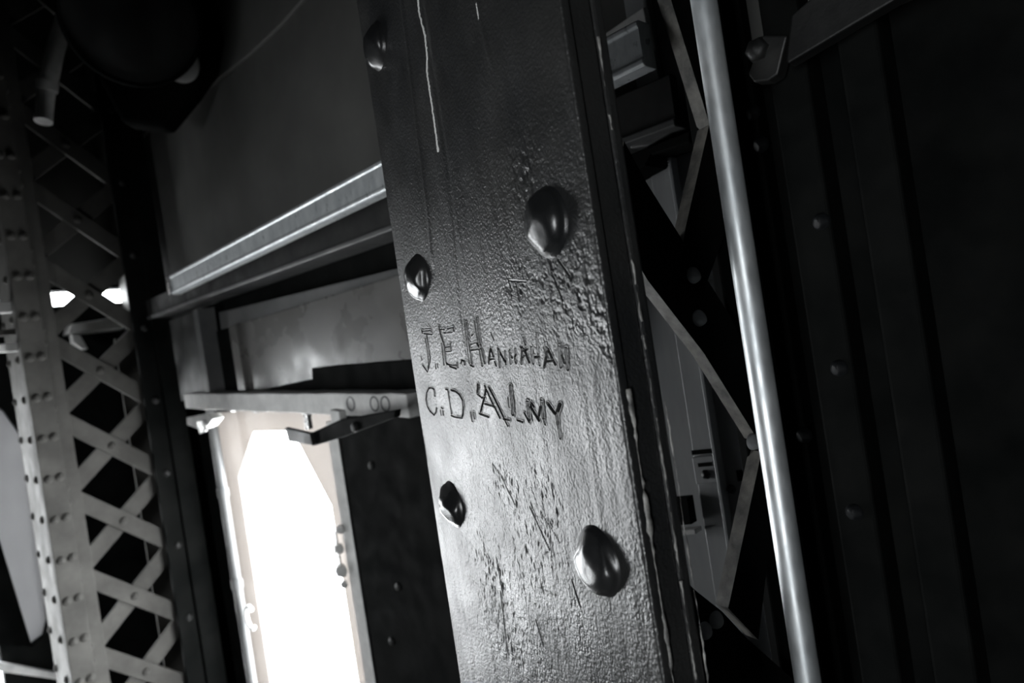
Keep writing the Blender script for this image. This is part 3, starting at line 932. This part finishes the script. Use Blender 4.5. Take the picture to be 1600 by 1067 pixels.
# ------------------------------------------------------------------ window 2, slit, tank seam
w2 = empty('window_2', LEFT.xyz(w2s - .1, w2bot), 'window at the far left edge, lens darkening put into a grey pane', 'window', kind='structure')
prism('pane', LEFT, rect(min(p[0] for p in W2) - .03, w2s + .01, w2bot - .03, w2top + .03), -.05, -.044, DIM_PANE, w2, bevel=0)
prism('sill', LEFT, pxpoly(LEFT, [(-30, 1030), (90, 1052), (90, 1062), (-30, 1045)], .04), .01, .04, BOARD, w2)
prism('jamb', LEFT, pxpoly(LEFT, [(58, 690), (72, 690), (118, 1010), (92, 1010)], .02), .002, .02, BEAM, w2)

# upper tank plate overlapping along a curved seam
arc = [(236, 196), (265, 178), (330, 132), (390, 84), (440, 36), (480, -10), (510, -60)]
tank = empty('tank_shell', WALL.xyz(s_corner - .5, 3.0), 'dull dark tank plates above the beams with a curved lap seam', 'tank')
hb0 = max(WALL.sh(300, 470)[1], WALL.sh(600, 345)[1])
prism('plate', WALL, rect(s_right + .5, s_corner - .004, hb0, CEIL_Z - .01), 0.002, .012, TANK, tank, bevel=.002)
prism('plate', LEFT, rect(.014, ROOM_D - .1, sl_h + .04, CEIL_Z - .01), 0.002, .012, TANK, tank, bevel=.002)
poly = pxpoly(WALL, arc, .024)
poly += [(poly[-1][0], CEIL_Z - .02), (s_corner - .02, CEIL_Z - .02), (s_corner - .02, poly[0][1] - .03)]
prism('overlap_plate', WALL, poly, 0.0125, .024, TANK, tank, bevel=.003)

# ------------------------------------------------------------------ lattice column at the left
LP = Plane(pt(60, 600, 1.80), (0.7071, 0.7071, 0))
sl0 = LP.sh(62, 600)[0]; sl1 = LP.sh(88, 600)[0]
sr0 = LP.sh(222, 600)[0]; sr1 = LP.sh(282, 600)[0]
lat = empty('lattice_column', LP.xyz((sl0 + sr1) / 2, 0), 'grey riveted lattice column with crossed flat bars', 'column')
pw = LP.sh(40, 600)[0]
prism('corner_angle', LP, rect(pw, sl1 + .02, FLOOR_Z, CEIL_Z), -.014, 0, LATT, lat)
prism('angle_leg', LP, rect(pw, pw + .012, FLOOR_Z, CEIL_Z), -.21, -.014, LATT, lat)
LEG = Plane(LP.xyz(pw, 0), -LP.n)
prism('flange_strip', LP, rect(pw + .0, pw + .055, FLOOR_Z, CEIL_Z), 0, .012, LATT, lat)
prism('corner_angle', LP, rect(sr0, sr1, FLOOR_Z, CEIL_Z), -.014, 0, DARKER, lat)  # right post given a darker colour for the weaker light there
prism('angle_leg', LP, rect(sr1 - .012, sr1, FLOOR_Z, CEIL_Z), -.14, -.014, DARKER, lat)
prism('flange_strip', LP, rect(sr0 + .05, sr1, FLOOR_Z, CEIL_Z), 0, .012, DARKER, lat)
prism('lit_face_strip', LP, rect(sr0 - .015, sr0 + .09, FLOOR_Z, LP.sh(200, 520)[1]), -.16, -.15, LATT, lat)  # paler strip added for the lit inner face of the right post
cen = [(94, 207), (121, 330), (143, 457), (166, 577), (182, 697), (200, 812), (213, 922), (221, 1039)]
hc = [LP.sh(x, y)[1] for x, y in cen]
pitch = (hc[1] - hc[6]) / 5
h_base = hc[3]
sa, sb = sl1 - .012, sr0 + .03
RIVL = rivet_mesh('rivet', .011, .007, 14, 31, LATT, .1)
RIVD = rivet_mesh('rivet', .011, .007, 14, 32, DARK, .1)
bw = .023
def lbar(p0, p1, o0, o1):
    (s0, h0), (s1, h1) = p0, p1
    L = math.hypot(s1 - s0, h1 - h0); nx, nh = -(h1 - h0) / L * bw, (s1 - s0) / L * bw
    return prism('lattice_bar', LP, [(s0 + nx, h0 + nh), (s1 + nx, h1 + nh), (s1 - nx, h1 - nh), (s0 - nx, h0 - nh)], o0, o1, LATT, lat, bevel=.001)


for k in range(-9, 8):
    hm = h_base + k * pitch
    if hm - pitch / 2 < .02 or hm + pitch / 2 > CEIL_Z - .02: continue
    fb = lbar((sa, hm + pitch / 2), (sb, hm - pitch / 2), -.030, -.020)
    lbar((sa, hm - pitch / 2), (sb, hm + pitch / 2), -.041, -.0305)
    put_mesh('rivet', RIVL, LP.M((sa + sb) / 2, hm, -.020), fb)
    for d in (-.02, .02):
        put_mesh('rivet', RIVL, LP.M(sa - .005, hm + pitch / 2 + d, 0), lat)
    put_mesh('rivet', RIVD, LP.M(sr0 + .03, hm + pitch / 2, 0), lat)
    for d in (-.25, .25):
        put_mesh('rivet', RIVL, LP.M(pw + .016, hm + pitch * d, .012), lat)
        put_mesh('rivet', RIVL, LP.M(pw + .042, hm + pitch * d, .012), lat)
        put_mesh('rivet', RIVL, LEG.M(.05, hm + pitch * d, .0), lat)
        put_mesh('rivet', RIVL, LEG.M(.18, hm + pitch * d, .0), lat)

# pale cross bars left of the lattice column
XB = LP.shifted(-.03)
for i, (y, t_, lab, m) in enumerate(((478, .030, 'pale steel crossbar at left edge, uppermost of three', BOARD), (517, .016, 'thin grey crossbar at left edge, middle of three', LATT), (541, .022, 'grey crossbar at left edge, lowest of three above the grey-paned window', BOARD))):
    s1, h1 = XB.sh(36, y)
    s0 = XB.sh(-120, y + 18)[0]
    tag(prism('cross_bar', XB, [(s0, h1 - t_ / 2), (s1, h1 - t_ / 2), (s1, h1 + t_ / 2), (s0, h1 + t_ / 2)], -.02, .0, m), lab, 'bar', 'crossbars left of the lattice column')

# ledge and small fittings seen through the lattice
LG = LEFT.shifted(.12)
tag(prism('wall_ledge', LG, pxpoly(LG, [(112, 506), (190, 494), (202, 512), (108, 520)], 0), -.1, 0, BOARD), 'pale ledge plate seen through the lattice', 'ledge')
tag(prism('hanging_clip', LG, pxpoly(LG, [(112, 522), (126, 524), (138, 545), (128, 545), (114, 534)], 0), -.04, 0, BOARD), 'pale curved clip hanging under the ledge', 'clip')

# ------------------------------------------------------------------ black lamp and pale bent pipe at the top left
lc = pt(205, 30, 1.42)
axis = (EYE + Vector((.1, 0, 0)) - lc).normalized()
zx = axis; xx = zx.cross(Vector((0, 0, 1))).normalized(); yy = zx.cross(xx)
ML = Matrix(((xx.x, yy.x, zx.x, lc.x), (xx.y, yy.y, zx.y, lc.y), (xx.z, yy.z, zx.z, lc.z), (0, 0, 0, 1)))
lamp = empty('flood_lamp', (lc.x, lc.y, lc.z - .16), 'black round flood lamp housing at upper left', 'lamp')
hs = lathe('housing', [(0, -.16), (.06, -.155), (.11, -.11), (.143, -.02), (.146, .05), (.152, .055), (.152, .066), (.144, .066), (.143, .05), (.10, .045), (0, .042)], ML @ Matrix.Scale(.87, 4), DARKER, lamp, 48)
lathe('lens', [(.1425, .051), (.10, .058), (.05, .061), (0, .062)], ML @ Matrix.Scale(.87, 4), DARK, hs, 40)
DP = Plane(pt(250, 90, 1.62), (1, 0, 0))
prism('mounting_casting', DP, pxpoly(DP, [(240, -60), (318, -30), (338, 15), (346, 62), (330, 100), (300, 145), (255, 200), (190, 192), (150, 120)]), -.06, 0, DARKER, lamp, bevel=.012)
cd = pt(284, 98, 1.60)  # added white dish stands in for light caught by the lamp rim
ad = (EYE + Vector((-.9, 0, .1)) - cd).normalized(); xd = ad.cross(Vector((0, 0, 1))).normalized(); yd = ad.cross(xd)
MD = Matrix(((xd.x, yd.x, ad.x, cd.x), (xd.y, yd.y, ad.y, cd.y), (xd.z, yd.z, ad.z, cd.z), (0, 0, 0, 1)))
lathe('rim_glint_dish', [(.030, -.012), (.043, .0), (.046, .006), (.043, .010), (.02, .006), (0, .004)], MD, BOARD, lamp, 32)['label'] = 'small white dish standing in for the glint inside the lamp rim'
tube('stem', [lc - axis * .1, lc - axis * .1 + Vector((0, 0, .3)), Vector((lc.x - axis.x * .1, lc.y - axis.y * .1, CEIL_Z))], .02, DARKER, lamp, updir=Vector((0, 1, 0)))
pts_ = [pt(160, -40, 1.86), pt(125, -8, 1.85), pt(108, 12, 1.84), pt(100, 30, 1.84), pt(86, 80, 1.83), pt(78, 118, 1.82), pt(72, 145, 1.82), pt(68, 190, 1.80)]
bp = empty('bent_pipe', pts_[-1], 'pale bent pipe behind the top of the lattice column', 'pipe')
tube('pipe_tube', pts_, .022, BOARD, bp)
tube('coupling', [pt(74, 128, 1.82), pt(72.5, 142, 1.82)], .027, BOARD, bp)
